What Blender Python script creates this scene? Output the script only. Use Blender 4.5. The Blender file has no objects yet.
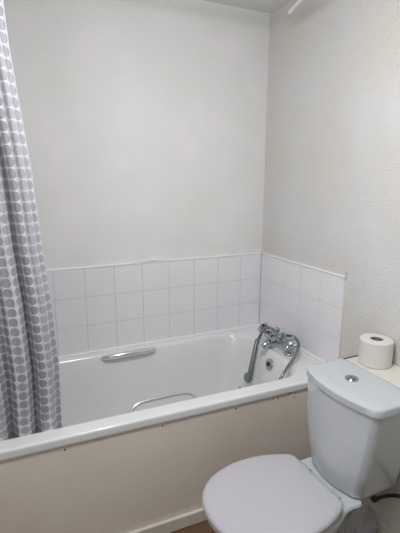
import bpy, bmesh, math, random
from mathutils import Vector, Matrix
random.seed(7)
sc = bpy.context.scene
C = sc.collection
PI = math.pi

# ------------------------------------------------------------------ camera
cam_d = bpy.data.cameras.new('camera'); cam = bpy.data.objects.new('camera', cam_d); C.objects.link(cam)
sc.camera = cam
cam_d.sensor_fit = 'HORIZONTAL'; cam_d.sensor_width = 36.0
cam_d.lens = 36.0 * 416.94 / 400.0
cam_d.clip_start = 0.02
yaw, pitch, roll = 0.42811533, 0.20796104, 0.00213562
f = Vector((math.sin(yaw)*math.cos(pitch), math.cos(yaw)*math.cos(pitch), -math.sin(pitch)))
r = Vector((math.cos(yaw), -math.sin(yaw), 0)); u = r.cross(f)
r2 = r*math.cos(roll) + u*math.sin(roll); u2 = -r*math.sin(roll) + u*math.cos(roll)
M = Matrix((r2, u2, -f)).transposed().to_4x4()
M.translation = Vector((-1.38662, -2.12756, 1.45278))
cam.matrix_world = M

# ------------------------------------------------------------------ light
sc.view_settings.view_transform = 'Standard'; sc.view_settings.look = 'None'
sc.view_settings.gamma = 1; sc.view_settings.use_curve_mapping = False
sc.view_settings.exposure = -0.14
w = bpy.data.worlds.new('world'); sc.world = w; w.use_nodes = True
w.node_tree.nodes['Background'].inputs[0].default_value = (0.8, 0.88, 1, 1)
w.node_tree.nodes['Background'].inputs[1].default_value = 0.3
def area(name, loc, direction, sx, sy, power, col):
    d = bpy.data.lights.new(name, 'AREA'); d.shape = 'RECTANGLE'; d.size = sx; d.size_y = sy
    d.energy = power; d.color = col
    o = bpy.data.objects.new(name, d); C.objects.link(o); o.location = loc
    o.rotation_euler = Vector(direction).to_track_quat('-Z', 'Y').to_euler(); return o
area('left_fill', (-1.70, -1.75, 1.62), (1, 0.12, -0.12), 0.85, 0.85, 2.5, (0.90, 0.96, 1.0))  # weak cool fill from the left, set at the added window
ld = bpy.data.lights.new('ceiling_lamp_light', 'POINT'); ld.energy = 16.0; ld.shadow_soft_size = .2; ld.color = (.985, .99, 1.0)
lo = bpy.data.objects.new('ceiling_lamp_light', ld); C.objects.link(lo); lo.location = (-.95, -1.38, 1.98)
area('lamp_downlight', (-.95, -1.38, 2.12), (0.1, .35, -1), .2, .2, 9.0, (.985, .99, 1.0))

# ------------------------------------------------------------------ materials
def lin(c):
    return tuple(((x/255)/12.92 if x/255 <= .04045 else ((x/255+.055)/1.055)**2.4) for x in c) + (1,)
def mat(name, rgb, rough=.5, metal=0., coat=0., var=0., vscale=6., bump=0., bscale=80., bdist=.002, spec=.5, rgb2=None, sub=0, detail=4):
    m = bpy.data.materials.new(name); m.use_nodes = True; nt = m.node_tree; b = nt.nodes['Principled BSDF']
    b.inputs['Roughness'].default_value = rough; b.inputs['Metallic'].default_value = metal
    b.inputs['Coat Weight'].default_value = coat; b.inputs['Specular IOR Level'].default_value = spec
    if sub: b.inputs['Subsurface Weight'].default_value = sub; b.inputs['Subsurface Radius'].default_value = (.01,.01,.01)
    a = lin(rgb)
    tc = nt.nodes.new('ShaderNodeTexCoord')
    n = nt.nodes.new('ShaderNodeTexNoise'); n.inputs['Scale'].default_value = vscale; n.inputs['Detail'].default_value = 5
    nt.links.new(tc.outputs['Object'], n.inputs['Vector'])
    rp = nt.nodes.new('ShaderNodeValToRGB'); rp.color_ramp.elements[0].position = .35; rp.color_ramp.elements[1].position = .68
    bb = lin(rgb2) if rgb2 else tuple(x*(1-var) for x in a[:3]) + (1,)
    rp.color_ramp.elements[0].color = a; rp.color_ramp.elements[1].color = bb
    nt.links.new(n.outputs['Fac'], rp.inputs['Fac']); nt.links.new(rp.outputs['Color'], b.inputs['Base Color'])
    if bump:
        n2 = nt.nodes.new('ShaderNodeTexNoise'); n2.inputs['Scale'].default_value = bscale; n2.inputs['Detail'].default_value = detail
        nt.links.new(tc.outputs['Object'], n2.inputs['Vector'])
        bp = nt.nodes.new('ShaderNodeBump'); bp.inputs['Strength'].default_value = bump; bp.inputs['Distance'].default_value = bdist
        nt.links.new(n2.outputs['Fac'], bp.inputs['Height']); nt.links.new(bp.outputs['Normal'], b.inputs['Normal'])
    return m
m_back = mat('painted_paper_back_wall', (234,231,231), .75, rgb2=(226,225,222), vscale=3.2, bump=.25, bscale=60, bdist=.0015)
m_front = mat('low_bounce_front_wall', (150,148,142), .8, var=.05)  # unseen wall kept mid-tone to limit bounce onto the cistern side
m_right = mat('woodchip_wallpaper', (217,218,220), .6, rgb2=(215,209,201), vscale=2.2, bump=.85, bscale=115, bdist=.0055, detail=2)
m_ceil = mat('ceiling_paint', (226,226,223), .85, var=.03, bump=.2, bscale=70)
m_tile = mat('glazed_tile', (236,233,237), .16, var=.015, vscale=3, bump=.04, bscale=9, bdist=.002)
m_grout = mat('grout', (205,201,202), .8, var=.12, vscale=9)
m_seal = mat('white_edging', (244,242,240), .35, var=.04, vscale=12)
m_bath = mat('bath_acrylic', (230,230,230), .14, var=.01, coat=.2)
m_panel = mat('painted_bath_panel', (235,225,213), .42, rgb2=(226,214,201), vscale=2.5, bump=.12, bscale=14)
m_trim = mat('cream_skirting', (226,219,208), .4, var=.08, vscale=8)
m_cream = mat('cream_gloss_paint', (226,225,214), .35, var=.03, vscale=4)
m_cer = mat('white_ceramic', (196,200,203), .08, var=.0, coat=.4)
m_seat = mat('toilet_seat_plastic', (190,188,194), .3, var=.01)
m_chrome = mat('chrome', (182,190,198), .1, metal=1., var=.1, vscale=30)
m_grip = mat('bright_chrome', (226,228,232), .2, metal=.9)
m_hose = mat('dulled_chrome_hose', (150,156,157), .22, metal=.9, var=.25, vscale=60)
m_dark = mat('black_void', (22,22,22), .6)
m_braid = mat('braided_pipe', (74,68,62), .5, metal=.4, var=.3, vscale=90)
m_paper = mat('toilet_paper', (226,220,216), .95, var=.02, vscale=20, bump=.35, bscale=240, bdist=.001)
m_card = mat('cardboard_core', (136,130,124), .9)
m_white = mat('white_enamel_tube', (232,233,235), .3)
m_rust = mat('rust_specks', (84,66,52), .8)
m_fill_pane = bpy.data.materials.new('glowing_fill_pane'); m_fill_pane.use_nodes = True
b = m_fill_pane.node_tree.nodes['Principled BSDF']; b.inputs['Base Color'].default_value = (.8,.85,.9,1); b.inputs['Roughness'].default_value=.4
b.inputs['Emission Color'].default_value = (.88,.95,1,1); b.inputs['Emission Strength'].default_value = 1.0  # pane of the added window glows as part of the fill
m_globe = bpy.data.materials.new('opal_glass'); m_globe.use_nodes = True
b = m_globe.node_tree.nodes['Principled BSDF']; b.inputs['Base Color'].default_value = (.9,.9,.88,1)
b.inputs['Emission Color'].default_value = (1,.97,.93,1); b.inputs['Emission Strength'].default_value = 1.0

# floor: brown wood-effect planks
m_floor = bpy.data.materials.new('brown_wood_effect_floor'); m_floor.use_nodes = True
nt = m_floor.node_tree; b = nt.nodes['Principled BSDF']; b.inputs['Roughness'].default_value = .45
tc = nt.nodes.new('ShaderNodeTexCoord'); br = nt.nodes.new('ShaderNodeTexBrick')
br.inputs['Scale'].default_value = 1; br.inputs['Brick Width'].default_value = .9; br.inputs['Row Height'].default_value = .1
br.inputs['Mortar Size'].default_value = .0015
br.inputs['Color1'].default_value = lin((122,92,68)); br.inputs['Color2'].default_value = lin((104,78,58)); br.inputs['Mortar'].default_value = lin((50,38,30))
wv = nt.nodes.new('ShaderNodeTexNoise'); wv.inputs['Scale'].default_value = 14; wv.inputs['Detail'].default_value = 6
mp = nt.nodes.new('ShaderNodeMapping'); mp.inputs['Scale'].default_value = (1, 9, 1)
mx = nt.nodes.new('ShaderNodeMixRGB'); mx.blend_type = 'MULTIPLY'; mx.inputs['Fac'].default_value = .45
nt.links.new(tc.outputs['Object'], br.inputs['Vector']); nt.links.new(tc.outputs['Object'], mp.inputs['Vector'])
nt.links.new(mp.outputs['Vector'], wv.inputs['Vector']); nt.links.new(br.outputs['Color'], mx.inputs['Color1'])
nt.links.new(wv.outputs['Fac'], mx.inputs['Color2']); nt.links.new(mx.outputs['Color'], b.inputs['Base Color'])

# curtain: rows of grey pebble dots on white cloth, from the cloth's own UVs (metres)
m_cur = bpy.data.materials.new('dotted_curtain_cloth'); m_cur.use_nodes = True
nt = m_cur.node_tree; b = nt.nodes['Principled BSDF']; b.inputs['Roughness'].default_value = .6
N = nt.nodes.new
def math_node(op, a, bval=None, link=None):
    n = N('ShaderNodeMath'); n.operation = op
    if isinstance(a, (int, float)): n.inputs[0].default_value = a
    else: nt.links.new(a, n.inputs[0])
    if bval is not None:
        if isinstance(bval, (int, float)): n.inputs[1].default_value = bval
        else: nt.links.new(bval, n.inputs[1])
    return n.outputs[0]
uv = N('ShaderNodeUVMap'); uv.uv_map = 'UVMap'; sp = N('ShaderNodeSeparateXYZ'); nt.links.new(uv.outputs[0], sp.inputs[0])
PX, PY = .0385, .0345
cu = math_node('DIVIDE', sp.outputs[0], PX); cv = math_node('DIVIDE', sp.outputs[1], PY)
fu = math_node('SUBTRACT', math_node('FRACT', cu), .5); fv = math_node('SUBTRACT', math_node('FRACT', cv), .5)
iu = math_node('FLOOR', cu); iv = math_node('FLOOR', cv)
cb = N('ShaderNodeCombineXYZ'); nt.links.new(iu, cb.inputs[0]); nt.links.new(iv, cb.inputs[1])
wn = N('ShaderNodeTexWhiteNoise'); wn.noise_dimensions = '2D'; nt.links.new(cb.outputs[0], wn.inputs['Vector'])
cb2 = N('ShaderNodeCombineXYZ'); nt.links.new(iu, cb2.inputs[0])
wc = N('ShaderNodeTexWhiteNoise'); wc.noise_dimensions = '2D'; nt.links.new(cb2.outputs[0], wc.inputs['Vector'])
pw = lambda x: math_node('POWER', math_node('ABSOLUTE', x), 2.25)
d = math_node('ADD', pw(fu), pw(fv))
rad = math_node('ADD', math_node('MULTIPLY', wn.outputs['Value'], .022), .162)
dot = math_node('MULTIPLY', math_node('SUBTRACT', rad, d), 40.0)
cl = N('ShaderNodeClamp'); nt.links.new(dot, cl.inputs[0])
tone = math_node('ADD', math_node('MULTIPLY', wn.outputs['Value'], .35), math_node('MULTIPLY', wc.outputs['Value'], .65))
rp = N('ShaderNodeValToRGB'); nt.links.new(tone, rp.inputs[0])
rp.color_ramp.elements[0].position = .1; rp.color_ramp.elements[0].color = lin((158,158,160))
rp.color_ramp.elements[1].position = .9; rp.color_ramp.elements[1].color = lin((190,190,196))
mx = N('ShaderNodeMixRGB'); nt.links.new(cl.outputs[0], mx.inputs['Fac']); mx.inputs['Color1'].default_value = lin((226,226,233))
nt.links.new(rp.outputs[0], mx.inputs['Color2']); nt.links.new(mx.outputs[0], b.inputs['Base Color'])
tr = N('ShaderNodeBsdfTranslucent'); nt.links.new(mx.outputs[0], tr.inputs[0])
ms = N('ShaderNodeMixShader'); ms.inputs[0].default_value = .22
nt.links.new(b.outputs[0], ms.inputs[1]); nt.links.new(tr.outputs[0], ms.inputs[2]); nt.links.new(ms.outputs[0], nt.nodes['Material Output'].inputs[0])

# ------------------------------------------------------------------ helpers
def obj(name, bm, m, parent=None, smooth=False, auto=True):
    bmesh.ops.recalc_face_normals(bm, faces=bm.faces)
    me = bpy.data.meshes.new(name); bm.to_mesh(me); bm.free()
    if smooth:
        for p in me.polygons: p.use_smooth = True
    o = bpy.data.objects.new(name, me); C.objects.link(o); me.materials.append(m)
    if smooth and auto: me.set_sharp_from_angle(angle=math.radians(38))
    if parent: o.parent = parent
    return o
def tag(o, label, cat, group=None):
    o['label'] = label; o['category'] = cat
    if group: o['group'] = group
    return o
def thing(name, label, cat, group=None):
    o = bpy.data.objects.new(name, None); C.objects.link(o); o.empty_display_size = .05
    return tag(o, label, cat, group)
def struct(name, bm, m, parent=None, smooth=False):
    o = obj(name, bm, m, parent, smooth)
    if not parent: o['kind'] = 'structure'
    return o
def box(bm, x0, x1, y0, y1, z0, z1, bev=0, seg=2):
    r = bmesh.ops.create_cube(bm, size=1)
    for v in r['verts']:
        v.co = Vector(((x0+x1)/2 + v.co.x*(x1-x0), (y0+y1)/2 + v.co.y*(y1-y0), (z0+z1)/2 + v.co.z*(z1-z0)))
    if bev:
        es = list({e for v in r['verts'] for e in v.link_edges})
        bmesh.ops.bevel(bm, geom=es, offset=bev, segments=seg, affect='EDGES', profile=.5)
    return bm
def catmull(pts, n=8, closed=False):
    P = [Vector(p) for p in pts]; out = []
    k = len(P)
    rng = range(k) if closed else range(k-1)
    for i in rng:
        if closed: p0, p1, p2, p3 = P[(i-1)%k], P[i], P[(i+1)%k], P[(i+2)%k]
        else:
            p1, p2 = P[i], P[i+1]; p0 = P[i-1] if i else p1*2-p2; p3 = P[i+2] if i+2 < k else p2*2-p1
        for j in range(n):
            t = j/n
            out.append(.5*((2*p1) + (p2-p0)*t + (2*p0-5*p1+4*p2-p3)*t*t + (-p0+3*p1-3*p2+p3)*t**3))
    if not closed: out.append(P[-1])
    return out
def tube(bm, path, rad, seg=14, cap=True, flat=1.0):
    path = [Vector(p) for p in path]; n = len(path); rings = []
    t0 = (path[1]-path[0]).normalized()
    nrm = t0.orthogonal().normalized()
    for i, p in enumerate(path):
        t = (path[min(i+1, n-1)] - path[max(i-1, 0)]).normalized()
        nrm = (nrm - t*nrm.dot(t)).normalized(); bn = t.cross(nrm)
        rr = rad(i/(n-1)) if callable(rad) else rad
        rings.append([bm.verts.new(p + nrm*math.cos(2*PI*k/seg)*rr + bn*math.sin(2*PI*k/seg)*rr*flat) for k in range(seg)])
    for a, b in zip(rings, rings[1:]):
        for k in range(seg): bm.faces.new((a[k], a[(k+1)%seg], b[(k+1)%seg], b[k]))
    if cap: bm.faces.new(rings[0][::-1]); bm.faces.new(rings[-1])
    return bm
def loft(bm, rings, cap0=True, cap1=True):
    R = [[bm.verts.new(p) for p in rg] for rg in rings]; n = len(R[0])
    for a, b in zip(R, R[1:]):
        for k in range(n): bm.faces.new((a[k], a[(k+1)%n], b[(k+1)%n], b[k]))
    if cap0: bm.faces.new(R[0][::-1])
    if cap1: bm.faces.new(R[-1])
    return bm
def lathe(bm, prof, centre, axis=(0, 0, 1), seg=32):
    q = Vector((0, 0, 1)).rotation_difference(Vector(axis).normalized())
    rings = []
    for (rr, h) in prof:
        rings.append([Vector(centre) + q @ Vector((rr*math.cos(2*PI*k/seg), rr*math.sin(2*PI*k/seg), h)) for k in range(seg)])
    return loft(bm, rings, True, True)
def rrect(x0, x1, y0, y1, rr, z, nc=10, ns=14, fn=None):
    pts = []
    cs = [(x1-rr, y1-rr, 0), (x0+rr, y1-rr, 90), (x0+rr, y0+rr, 180), (x1-rr, y0+rr, 270)]
    for ci, (cx, cy, a0) in enumerate(cs):
        arc = [(cx+rr*math.cos(math.radians(a0+90*k/nc)), cy+rr*math.sin(math.radians(a0+90*k/nc))) for k in range(nc+1)]
        nx, ny, na = cs[(ci+1) % 4]
        end = (nx+rr*math.cos(math.radians(na)), ny+rr*math.sin(math.radians(na)))
        pts += arc
        for k in range(1, ns):
            t = k/ns; pts.append((arc[-1][0]*(1-t)+end[0]*t, arc[-1][1]*(1-t)+end[1]*t))
    out = []
    for x, y in pts:
        p = Vector((x, y, z(x, y) if callable(z) else z))
        out.append(fn(p) if fn else p)
    return out

# ------------------------------------------------------------------ room shell
XL, YF, ZC = -1.76, -3.1, 2.335
struct('floor', box(bmesh.new(), XL-.1, .1, YF-.1, .1, -.1, 0), m_floor)
struct('ceiling', box(bmesh.new(), XL-.1, .1, YF-.1, .1, ZC, ZC+.1), m_ceil)
struct('wall_back', box(bmesh.new(), XL-.1, .1, 0, .1, 0, ZC), m_back)
struct('wall_right', box(bmesh.new(), 0, .1, YF-.1, 0, 0, ZC), m_right)
struct('wall_front', box(bmesh.new(), XL-.1, .1, YF-.1, YF, 0, ZC), m_front)
bm = bmesh.new()
wy0, wy1, wz0, wz1 = -2.2, -1.3, 1.18, 2.06
box(bm, XL-.1, XL, YF, 0, 0, wz0); box(bm, XL-.1, XL, YF, 0, wz1, ZC)
box(bm, XL-.1, XL, YF, wy0, wz0, wz1); box(bm, XL-.1, XL, wy1, 0, wz0, wz1)
struct('wall_left', bm, m_back)
bm = bmesh.new()
for a in ((wy0, wy0+.05, wz0, wz1), (wy1-.05, wy1, wz0, wz1), (wy0+.05, wy1-.05, wz0, wz0+.05), (wy0+.05, wy1-.05, wz1-.05, wz1)):
    box(bm, XL-.06, XL-.01, *a, bev=.004)
wf = struct('added_window', bm, m_seal)  # unseen window, added to bring light in from the left
obj('pane', box(bmesh.new(), XL-.045, XL-.035, wy0+.05, wy1-.05, wz0+.05, wz1-.05), m_fill_pane, wf)

# ------------------------------------------------------------------ tiled splashbacks
S = .152; RIM = .55
def tiles(name, axis, edges):
    bm = bmesh.new(); g = .0012
    for i in range(3):
        z0 = RIM + i*S + g; z1 = RIM + (i+1)*S - g
        for a, b_ in edges:
            if axis == 'x': box(bm, a+g, b_-g, -.0085, -.001, z0, z1, bev=.0011)
            else: box(bm, -.0085, -.001, a+g, b_-g, z0, z1, bev=.0011)
    o = struct(name, bm, m_tile)
    bm = bmesh.new(); lo, hi = edges[0][0], edges[-1][1]
    if axis == 'x': box(bm, lo, hi, -.0072, -.0005, RIM, RIM+3*S)
    else: box(bm, -.0072, -.0005, lo, hi, RIM, RIM+3*S)
    obj('grout', bm, m_grout, o)
    return o
ex = [(-(k+1)*S, -k*S) for k in range(11)][::-1]
ex = [(XL+.002, ex[0][0])] + ex[:-1] + [(-S, -.009)]
t1 = tiles('trim_1', 'x', ex)
ey = [(-.70, -.548), (-.548, -.396), (-.396, -.244), (-.244, -.092), (-.092, -.009)]
t2 = tiles('trim_2', 'y', ey)
# thin edging strips along the top of the tiles
zt = RIM + 3*S
bm = bmesh.new(); box(bm, XL+.002, -.0005, -.012, -.0003, zt+.0002, zt+.0085, bev=.002)
struct('trim_3', bm, m_seal)
bm = bmesh.new(); box(bm, -.012, -.0003, -.708, -.013, zt+.0002, zt+.0085, bev=.002)
box(bm, -.0095, -.0005, -.7055, -.7005, RIM+.06, zt)
o = struct('trim_4', bm, m_seal)
obj('cut_end', box(bmesh.new(), -.007, -.0005, -.712, -.709, zt-.004, zt+.03), m_grout, o)
# lump of filler over the back tiles
bm = bmesh.new()
path = catmull([(-.84, -.006, zt+.010), (-.76, -.008, zt+.013), (-.69, -.009, zt+.015), (-.62, -.006, zt+.011), (-.54, -.005, zt+.010)], 8)
tube(bm, path, lambda t: .003+.0055*math.sin(PI*t)*(.8+.2*math.sin(30*t)), 10)
struct('trim_5', bm, m_back, smooth=True)
# white sealant bead between bath and tiles
bm = bmesh.new(); tube(bm, [(XL+.01, -.012, RIM+.003), (-.014, -.012, RIM+.003)], .0065, 10)
tube(bm, [(-.013, -.014, RIM+.003), (-.013, -.70, RIM+.003)], .0075, 10)
struct('trim_6', bm, m_seal, smooth=True)

# ------------------------------------------------------------------ bath
def fy(x): return -.716 - .026*(x+1.5)/1.28
def skew(p):
    k = fy(p.x)/-.735
    return Vector((p.x, p.y*k, p.z))
bath = thing('bathtub', 'white acrylic bath along the back wall behind the dotted curtain', 'bathtub')
bm = bmesh.new()
B = -.735
rings = []
def rr(x0, x1, y0, y1, r_, z): rings.append(rrect(x0, x1, y0, y1, r_, z, fn=skew))
rr(-1.735, -.016, B+.012, -.016, .01, RIM-.036)
rr(-1.745, -.006, B+.002, -.006, .012, RIM-.036)
rr(-1.746, -.004, B, -.004, .014, RIM-.030)
rr(-1.746, -.004, B, -.004, .014, RIM-.027)
rr(-1.746, -.004, B, -.004, .014, RIM-.012)
rr(-1.746, -.004, B, -.004, .014, RIM-.007)
rr(-1.745, -.005, B+.0015, -.005, .014, RIM-.0035)
rr(-1.743, -.007, B+.005, -.007, .015, RIM-.0008)
rr(-1.738, -.012, B+.012, -.012, .016, RIM)
rr(-1.735, -.015, B+.016, -.015, .018, RIM)
rr(-1.674, -.156, B+.062, -.038, .13, RIM)
rr(-1.67, -.16, B+.066, -.042, .13, RIM-.0003)
rr(-1.665, -.165, B+.071, -.047, .13, RIM-.002)
rr(-1.66, -.171, B+.078, -.054, .13, RIM-.009)
rr(-1.655, -.177, B+.084, -.060, .13, RIM-.022)
rr(-1.63, -.20, B+.094, -.072, .13, RIM-.10)
rr(-1.58, -.245, B+.112, -.092, .13, RIM-.25)
rr(-1.54, -.275, B+.125, -.108, .13, RIM-.34)
rr(-1.50, -.31, B+.145, -.128, .12, RIM-.385)
rr(-1.46, -.35, B+.175, -.158, .11, RIM-.40)
loft(bm, rings, False, True)
obj('tub', bm, m_bath, bath, smooth=True)
# chrome overflow on the tap end wall
n = Vector((-1, 0, .32)).normalized(); c = Vector((-.1945, -.405, RIM-.062))
lathe(bm := bmesh.new(), [(.0, -.004), (.029, -.004), (.0295, .002), (.026, .0055), (.020, .0065), (.0, .0068)], c, n, 28)
ov = obj('overflow', bm, m_chrome, bath, smooth=True)
lathe(bm := bmesh.new(), [(0, .006), (.0125, .006), (.0125, .0085), (0, .0088)], c + n*.0, n, 16)
obj('overflow_hole', bm, m_dark, ov)
# waste in the bottom
lathe(bm := bmesh.new(), [(0, -.002), (.034, -.002), (.034, .002), (.026, .003), (0, .001)], (-.47, -.375, RIM-.4), (0,0,1), 28)
obj('plughole', bm, m_chrome, bath, smooth=True)
# chrome grips
def grip(pts, rad):
    bm = bmesh.new(); tube(bm, catmull(pts, 8), rad, 14)
    return obj('grip_handle', bm, m_grip, bath, smooth=True)
taper = lambda t: .0085 + .0055*(1-abs(2*t-1)**6)
grip([(-1.008, -.052, .530), (-.985, -.076, .536), (-.94, -.088, .542), (-.86, -.092, .545), (-.78, -.088, .542), (-.735, -.076, .536), (-.712, -.052, .530)], taper)
grip([(-1.035, fy(-1)+.062, .475), (-1.014, -.628, .512), (-.985, -.608, .541), (-.94, -.602, .549), (-.86, -.602, .550), (-.78, -.602, .549), (-.735, -.608, .541), (-.705, -.628, .510), (-.695, fy(-.7)+.064, .475)], .0085)

# ------------------------------------------------------------------ bath panel and its skirting
pan = thing('bath_panel', 'beige painted board panel closing the front of the white bath', 'panel')
bm = bmesh.new()
def fpanel(x0, x1, off, th, z0, z1, bev):
    b2 = bmesh.new(); box(b2, x0, x1, -th, 0, z0, z1, bev=bev)
    for v in b2.verts: v.co.y += fy(v.co.x) + off
    return b2
obj('board', fpanel(XL+.003, -.002, .022, .012, .001, RIM-.0365, .001), m_panel, pan)
for sx, sz in ((-1.275, .495), (-.905, .497), (-.578, .495), (-.366, .495), (-.281, .484)):
    y = fy(sx) + .010
    lathe(bm := bmesh.new(), [(0, -.001), (.0046, -.001), (.0042, .0016), (.002, .0022), (0, .0012)], (sx, y, sz), (0, -1, 0), 12)
    scr = obj('screw', bm, m_rust, pan, smooth=True)
    lathe(bm := bmesh.new(), [(0, -.001), (.0085, -.001), (.0075, .0009), (0, .001)], (sx, y, sz), (0, -1, 0), 14)
    obj('screw_cap', bm, m_seal, scr, smooth=True)
# specks of flaked paint under the rim near the toilet
bm = bmesh.new()
for k in range(16):
    sx = random.uniform(-.40, -.24); sz = RIM-.040-random.random()**2*.02; y = fy(sx)+.0098
    bmesh.ops.create_icosphere(bm, subdivisions=1, radius=random.uniform(.0015, .004), matrix=Matrix.Translation((sx, y, sz)) @ Matrix.Diagonal((1.6, .25, .7, 1)))
fl = obj('flaked_paint', bm, m_rust, pan); fl['kind'] = 'stuff'
o = fpanel(XL+.003, -.002, .0095, .016, .0005, .062, .005)
struct('trim_7', o, m_trim)

# ------------------------------------------------------------------ pipe boxing behind the toilet
bx = -.17
pb = thing('pipe_boxing', 'cream painted boxed-in ledge behind the toilet cistern', 'ledge')
obj('front_board', box(bmesh.new(), bx, -.002, YF+.003, -.895, .001, .691, bev=.001), m_cream, pb)
obj('ledge_top', box(bmesh.new(), bx-.006, -.0015, YF+.003, -.893, .692, .712, bev=.003), m_cream, pb)
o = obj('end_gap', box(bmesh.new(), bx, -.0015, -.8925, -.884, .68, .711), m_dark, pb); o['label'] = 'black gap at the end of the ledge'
bm = bmesh.new()
box(bm, bx-.016, bx-.0005, YF+.003, -.90, .0005, .135, bev=.004); box(bm, bx-.011, bx-.0005, YF+.003, -.90, .134, .155, bev=.005)
struct('baseboard_right', bm, m_trim)

# ------------------------------------------------------------------ toilet
YC = -1.122
toi = thing('toilet', 'white close-coupled toilet with closed lid beside the bath', 'toilet')
# pan
def egg(xf, xb, hw, hb, z):
    # xb is the rear end, hb the half width of the shelf the cistern stands on
    L = -.39 - xf
    ctl = [(xf, 0), (xf+.03*L, hw*.38), (xf+.11*L, hw*.70), (xf+.24*L, hw*.92), (xf+.42*L, hw), (xf+.60*L, hw*.98), (xf+.76*L, max(hb*.98, hw*.86)), (xf+.88*L, hb), (-.40, hb), (-.388, hb-.014), (-.372, hb*.62), (-.335, hb*.40), (xb-.01, hb*.36), (xb, hb*.28)]
    top = catmull([(x, y, 0) for x, y in ctl], 4)
    pts = top + [Vector((p.x, -p.y, 0)) for p in top[::-1][:-1]]
    return [Vector((p.x, YC-.008+p.y, z)) for p in pts]
rings = [egg(-.74, -.24, .108, .078, 0.001), egg(-.735, -.24, .108, .082, .02), egg(-.71, -.245, .092, .065, .10), egg(-.73, -.25, .105, .068, .18),
         egg(-.80, -.24, .142, .076, .26), egg(-.86, -.225, .168, .098, .33), egg(-.882, -.215, .180, .128, .372), egg(-.884, -.212, .181, .134, .385), egg(-.878, -.216, .176, .130, .392), egg(-.80, -.24, .13, .10, .392)]
bm = bmesh.new(); loft(bm, rings)
obj('pan', bm, m_cer, toi, smooth=True)
def dshape(z, grow=0., lift=0):
    ctl = [(-.903, 0), (-.896, .055), (-.875, .102), (-.838, .141), (-.785, .170), (-.72, .187), (-.655, .190), (-.60, .184), (-.55, .170), (-.505, .151), (-.487, .139), (-.478, .124), (-.477, .09), (-.477, .04)]
    cx = -.68
    top = catmull([(x, y, 0) for x, y in ctl], 4)
    pts = top + [Vector((-.476, 0, 0))] + [Vector((p.x, -p.y, 0)) for p in top[::-1][:-1]]
    out = []
    for p in pts:
        d = Vector((p.x-cx, p.y, 0)); L = d.length
        q = d*(1+grow/L)
        out.append(Vector((cx+q.x, YC-.010+q.y, z)))
    return out
bm = bmesh.new(); loft(bm, [dshape(.394, -.012), dshape(.395, -.006), dshape(.401, -.003), dshape(.408, -.006)])
obj('seat', bm, m_seat, toi, smooth=True)
bm = bmesh.new(); loft(bm, [dshape(.4085, -.010), dshape(.4095, -.003), dshape(.414, 0), dshape(.421, 0), dshape(.4265, -.003), dshape(.4305, -.009), dshape(.4325, -.018), dshape(.4345, -.06), dshape(.4355, -.12)])
obj('lid', bm, m_seat, toi, smooth=True)
for s in (-1, 1):
    bm = bmesh.new(); tube(bm, [(-.468, YC-.01+s*.075-.022, .405), (-.468, YC-.01+s*.075+.022, .405)], .011, 14)
    obj('hinge', bm, m_seat, toi, smooth=True)
# cistern
def bow(yc, hw, k):
    def fn(p):
        q = 1-min(1, abs(p.y-yc)/hw)**2
        if p.x < -.31: p.x -= k*q
        return p
    return fn
def cring(z, x0, x1, y0, y1, r_, k): return rrect(x0, x1, y0, y1, r_, z, nc=8, ns=12, fn=bow((y0+y1)/2, (y1-y0)/2, k))
bm = bmesh.new()
loft(bm, [cring(.394, -.385, -.24, -1.235, -1.025, .022, .03), cring(.398, -.400, -.225, -1.252, -1.010, .026, .032), cring(.42, -.406, -.220, -1.260, -1.002, .028, .032), cring(.50, -.404, -.217, -1.273, -.978, .026, .032),
          cring(.60, -.401, -.215, -1.284, -.955, .024, .032), cring(.70, -.392, -.214, -1.291, -.943, .022, .034), cring(.7185, -.392, -.212, -1.292, -.942, .022, .034)])
obj('cistern', bm, m_cer, toi, smooth=True)
bm = bmesh.new()
A = (-.396, -.208, -1.298, -.937)
loft(bm, [cring(.7195, A[0]+.004, A[1]-.004, A[2]+.004, A[3]-.004, .018, .03), cring(.721, *A, .021, .036), cring(.742, *A, .021, .036), cring(.7465, A[0]+.002, A[1]-.002, A[2]+.002, A[3]-.002, .021, .031),
          cring(.7492, A[0]+.006, A[1]-.006, A[2]+.006, A[3]-.006, .02, .03), cring(.7505, A[0]+.025, A[1]-.02, A[2]+.03, A[3]-.03, .02, .025)])
obj('cistern_lid', bm, m_cer, toi, smooth=True)
lathe(bm := bmesh.new(), [(0, -.002), (.024, -.002), (.024, .003), (.022, .005), (.018, .005), (.017, .0035), (0, .0035)], (-.318, -1.098, .7505), (0,0,1), 32)
fb = obj('flush_button', bm, m_chrome, toi, smooth=True)
bm = bmesh.new()
for s in (-1, 1):
    rg = [Vector((-.318+s*(.0015+.0135*math.sin(PI*k/12)), -1.098+.0145*math.cos(PI*k/12), 0)) for k in range(13)]
    loft(bm, [[p+Vector((0,0,.7538)) for p in rg], [p+Vector((0,0,.7568)) for p in rg]])
obj('button_half', bm, m_chrome, fb)
bm = bmesh.new(); tube(bm, [(-.30, YC-.005, .135), (-.19, YC-.005, .127)], .042, 20)
obj('waste_outlet', bm, m_seat, toi, smooth=True)
# braided water pipe
wp = thing('water_pipe', 'dark flexible water pipe beside the toilet, below the cistern', 'pipe')
pth = catmull([(-.178, -1.125, .222), (-.186, -1.145, .243), (-.198, -1.19, .294), (-.202, -1.245, .340), (-.205, -1.31, .372), (-.205, -1.42, .39), (-.203, -1.53, .36), (-.192, -1.585, .30), (-.178, -1.60, .26)], 8)
bm = bmesh.new(); tube(bm, pth, .0068, 12); obj('hose', bm, m_braid, wp, smooth=True)
d0 = (pth[6]-pth[0]).normalized()
lathe(bm := bmesh.new(), [(0, 0), (.0125, 0), (.0125, .016), (.009, .020), (0, .020)], pth[0], d0, 6)
obj('nut', bm, m_braid, wp)

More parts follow.
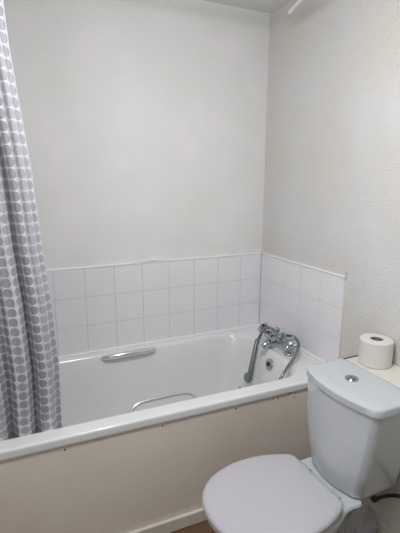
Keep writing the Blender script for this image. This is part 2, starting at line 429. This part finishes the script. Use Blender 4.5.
# ------------------------------------------------------------------ toilet roll
tr_ = thing('toilet_roll', 'white toilet roll standing on the ledge behind the cistern', 'toilet roll')
rx, ry, rz, RR, RH = -.069, -.973, .7125, .0645, .106
bm = bmesh.new()
prof = [(.0245, 0), (RR-.003, 0), (RR, .003), (RR+.0003, RH*.5), (RR, RH-.004), (RR-.003, RH-.001), (RR-.007, RH), (.027, RH), (.0245, RH-.003)]
ringsr = [[Vector((rx+a*math.cos(2*PI*k/48), ry+a*math.sin(2*PI*k/48), rz+h)) for k in range(48)] for a, h in prof]
R = [[bm.verts.new(p) for p in rg] for rg in ringsr]
for a, b_ in zip(R, R[1:] + [R[0]]):
    for k in range(48): bm.faces.new((a[k], a[(k+1)%48], b_[(k+1)%48], b_[k]))
obj('paper', bm, m_paper, tr_, smooth=True)
bm = bmesh.new()
R = [[bm.verts.new((rx+a*math.cos(2*PI*k/32), ry+a*math.sin(2*PI*k/32), rz+h)) for k in range(32)] for a, h in ((.0242, .001), (.0242, RH-.002), (.0225, RH-.002), (.0225, .001))]
for a, b_ in zip(R, R[1:] + [R[0]]):
    for k in range(32): bm.faces.new((a[k], a[(k+1)%32], b_[(k+1)%32], b_[k]))
obj('core', bm, m_card, tr_, smooth=True)

# ------------------------------------------------------------------ bath shower mixer
mx_ = thing('mixer_tap', 'chrome bath shower mixer on the right end of the bath rim', 'tap')
MX, MY, MZ = -.110, -.368, .598
bm = bmesh.new()
tube(bm, catmull([(MX, MY+.115, MZ-.004), (MX-.004, MY+.06, MZ+.004), (MX-.006, MY, MZ+.007), (MX-.004, MY-.06, MZ+.004), (MX, MY-.115, MZ-.004)], 6), lambda t: .022+.005*math.sin(PI*t), 18)
bmesh.ops.create_icosphere(bm, subdivisions=3, radius=.032, matrix=Matrix.Translation((MX-.006, MY, MZ+.006)))
obj('body', bm, m_chrome, mx_, smooth=True)
for s in (-1, 1):
    y = MY + s*.09
    lathe(bm := bmesh.new(), [(0, RIM+.0005), (.028, RIM+.0005), (.028, RIM+.004), (.022, RIM+.012), (.015, RIM+.016), (.014, RIM+.03), (.017, MZ-.005), (.017, MZ+.01), (0, MZ+.012)], (MX, y, 0), (0,0,1), 24)
    obj('pillar', bm, m_chrome, mx_, smooth=True)
    # crosshead handle
    ax = Vector((-.45, s*.38, .60)).normalized(); c0 = Vector((MX-.004, MY+s*.108, MZ+.004)); hk = 1.3
    lathe(bm := bmesh.new(), [(0, -.004), (.013, -.004), (.015, .006), (.011, .014), (.0105, .022), (.016, .026), (.0175, .036), (.013, .043), (0, .045)], c0, ax, 20)
    for v in bm.verts: v.co = c0 + (v.co-c0)*hk
    q = Vector((0,0,1)).rotation_difference(ax)
    for k in range(4):
        a = k*PI/2+.4; dr = q @ Vector((math.cos(a), math.sin(a), 0))
        p0 = c0+ax*.040; tube(bm, [p0, p0+dr*.022, p0+dr*.034, p0+dr*.040], lambda t: .007+.004*math.sin(PI*t), 10)
    obj('tap_handle', bm, m_chrome, mx_, smooth=True)
bm = bmesh.new()
tube(bm, catmull([(MX-.01, MY, MZ+.003), (MX-.045, MY, MZ-.002), (MX-.085, MY, MZ-.010), (MX-.105, MY, MZ-.026)], 6), lambda t: .020-.003*t, 18)
obj('spout', bm, m_chrome, mx_, smooth=True)
lathe(bm := bmesh.new(), [(0, .02), (.012, .02), (.012, .045), (.016, .048), (.016, .058), (.01, .064), (0, .065)], (MX-.004, MY+.018, MZ), (0,0,1), 20)
obj('diverter_knob', bm, m_chrome, mx_, smooth=True)
bm = bmesh.new()
tube(bm, [(MX, MY-.03, MZ+.012), (MX, MY-.034, MZ+.05)], .008, 12)
tube(bm, catmull([(MX-.018, MY-.052, MZ+.064), (MX-.012, MY-.034, MZ+.050), (MX, MY-.034, MZ+.048), (MX+.012, MY-.02, MZ+.052), (MX+.012, MY-.008, MZ+.066)], 5), .005, 10)
obj('cradle', bm, m_chrome, mx_, smooth=True)

hs = thing('hand_shower', 'chrome shower handset and looped hose hanging over the bath end wall', 'hand shower')
hp = catmull([(-.085, -.395, .628), (-.080, -.45, .640), (-.095, -.515, .628), (-.145, -.562, .600), (-.200, -.583, .562), (-.262, -.612, .528), (-.325, -.61, .43), (-.40, -.54, .28), (-.43, -.44, .205), (-.40, -.36, .23), (-.315, -.315, .34)], 14)
bm = bmesh.new(); tube(bm, hp, .0078, 10); 
ridge = lambda t: .0066 + .0007*math.sin(t*900)
hp2 = catmull([(-.125, -.430, .610), (-.150, -.442, .628), (-.160, -.430, .650), (-.160, -.395, .664), (-.162, -.350, .668), (-.165, -.312, .655), (-.172, -.285, .615), (-.19, -.276, .565)], 14)
tube(bm, hp2, .0082, 10)
obj('hose', bm, m_hose, hs, smooth=True)
bm = bmesh.new()
hh = catmull([(-.184, -.270, .578), (-.200, -.278, .545), (-.216, -.288, .50), (-.232, -.297, .455), (-.245, -.305, .415), (-.252, -.310, .385)], 6)
tube(bm, hh, lambda t: .0125+.004*t, 16)
obj('handle', bm, m_hose, hs, smooth=True)
d1 = Vector((-.93, -.2, .25)).normalized()
lathe(bm := bmesh.new(), [(0, -.016), (.013, -.015), (.024, -.004), (.029, .006), (.029, .011), (.025, .013), (0, .013)], (-.262, -.314, .382), d1, 24)
obj('spray_head', bm, m_hose, hs, smooth=True)
bm = bmesh.new(); tube(bm, [(-.150, -.262, .655), (-.158, -.285, .660), (-.160, -.300, .652)], lambda t: .006-.002*t, 10)
bm2 = obj('hose_end', bm, m_dark, hs, smooth=True); bm2['label'] = 'black tip beside the hose loop'

# ------------------------------------------------------------------ curtain rail and curtain
rail = thing('curtain_rail', 'white shower curtain rail whose open end shows below the ceiling', 'curtain rail')
ZR = 2.2
end = Vector((-.137, -.372, ZR)); d2 = Vector((-.0445, -.155, 0)).normalized()
p1 = end + d2*.28
path = [end, end+d2*.14] + catmull([p1, p1+d2*.06+Vector((-.012,0,0)), Vector((-.34, -.722, ZR)), Vector((-.42, -.73, ZR))], 8) + [Vector((-1.0, -.73, ZR)), Vector((XL+.001, -.73, ZR))]
bm = bmesh.new()
tube(bm, path, .0092, 18, cap=False)
obj('rail', bm, m_white, rail, smooth=True)
bm = bmesh.new(); tube(bm, [end-d2*.006, end+d2*.01], .0078, 18); obj('open_end', bm, m_dark, rail, smooth=True)
for p in (Vector((-.45, -.73, 0)), Vector((-1.15, -.73, 0))):
    bm = bmesh.new(); tube(bm, [(p.x, p.y, ZR+.008), (p.x, p.y, ZC-.004)], .006, 12)
    lathe(bm, [(0, 0), (.022, 0), (.020, .006), (0, .006)], (p.x, p.y, ZC-.0065), (0,0,1), 20)
    obj('bracket', bm, m_white, rail, smooth=True)
lathe(bm := bmesh.new(), [(0, 0), (.024, 0), (.024, .006), (.014, .012), (0, .012)], (XL+.001, -.73, ZR), (1,0,0), 20)
obj('wall_flange', bm, m_white, rail, smooth=True)

cz = [(2.2, -1.372), (1.95, -1.352), (1.82, -1.345), (1.69, -1.332), (1.47, -1.310), (1.22, -1.294), (1.03, -1.278), (.79, -1.267), (.53, -1.271), (.36, -1.275)]
def xe(z):
    for (z1, a), (z0, b_) in zip(cz, cz[1:]):
        if z >= z0: t = (z-z0)/(z1-z0); return b_+(a-b_)*t
    return cz[-1][1]
ct = thing('shower_curtain', 'white shower curtain with rows of grey pebble dots', 'curtain')
NU, NV = 200, 110
zt_, zb_ = 2.165, .40
def cpt(uu, z):
    h = (zt_-z)/(zt_-zb_)
    x1 = xe(z); x = x1 + uu*(-1.735 - x1)
    yb = -.728 + (.093*min(1, (zt_-z)/(zt_-.56))**1.15)
    # folds drift towards the right as they fall; deeper ones are pinched
    ph = uu*9.0 + .35*math.sin(2.3*h+1) + .28*h
    a = .010 + .009*h
    y = yb + a*math.sin(2*PI*ph*.62) + .006*math.sin(2*PI*ph*1.31+1.7+2*h) 
    pin = math.exp(-((uu - (.52 - .16*h))/.035)**2); y += .020*pin*(.3+.7*h)
    pin2 = math.exp(-((uu - (.20 - .02*h))/.022)**2); y += .018*pin2; y -= .010*math.exp(-((uu-(.145-.02*h))/.03)**2)
    y -= .006*(1-h)*math.sin(uu*30)
    if z < .62: y = max(y, -.652)
    return Vector((x, y, z))
bm = bmesh.new(); uvl = bm.loops.layers.uv.new('UVMap')
G = []; U = []
for j in range(NV+1):
    z = zt_ + (zb_-zt_)*j/NV
    row = []; us = [0]; prev = None
    for i in range(NU+1):
        p = cpt(i/NU, z); row.append(bm.verts.new(p))
        if prev is not None: us.append(us[-1] + (p-prev).length*1.12)
        prev = p
    G.append(row); U.append([q + .0 for q in us])
for j in range(NV):
    for i in range(NU):
        fc = bm.faces.new((G[j][i], G[j+1][i], G[j+1][i+1], G[j][i+1]))
        for lp, (a, c_) in zip(fc.loops, ((j, i), (j+1, i), (j+1, i+1), (j, i+1))):
            lp[uvl].uv = (U[a][c_], (zt_ + (zb_-zt_)*a/NV))
cl_ = obj('cloth', bm, m_cur, ct, smooth=True, auto=False)
sd = cl_.modifiers.new('thickness', 'SOLIDIFY'); sd.thickness = .0008
for k in range(7):
    x = -1.39 - k*.053
    bm = bmesh.new(); n = 20
    tube(bm, [(x, -.73+.019*math.cos(2*PI*q/n), ZR-.008+.019*math.sin(2*PI*q/n)) for q in range(n+1)], .0017, 8, cap=False)
    obj('ring', bm, m_white, ct, smooth=True)

# ------------------------------------------------------------------ ceiling lamp (the room's own light, above the camera's view)
lp_ = thing('ceiling_lamp', 'round ceiling lamp hanging on a short rod from the bathroom ceiling', 'lamp')
LX, LY = -.95, -1.38
lathe(bm := bmesh.new(), [(0, 0), (.05, 0), (.05, .022), (0, .022)], (LX, LY, ZC-.0225), (0,0,1), 32); obj('base', bm, m_white, lp_, smooth=True)
bm = bmesh.new(); tube(bm, [(LX, LY, ZC-.02), (LX, LY, 2.24)], .006, 10); obj('rod', bm, m_white, lp_, smooth=True)
lathe(bm := bmesh.new(), [(0, 0), (.03, 0), (.03, .03), (0, .03)], (LX, LY, 2.21), (0,0,1), 24); obj('lamp_holder', bm, m_white, lp_, smooth=True)
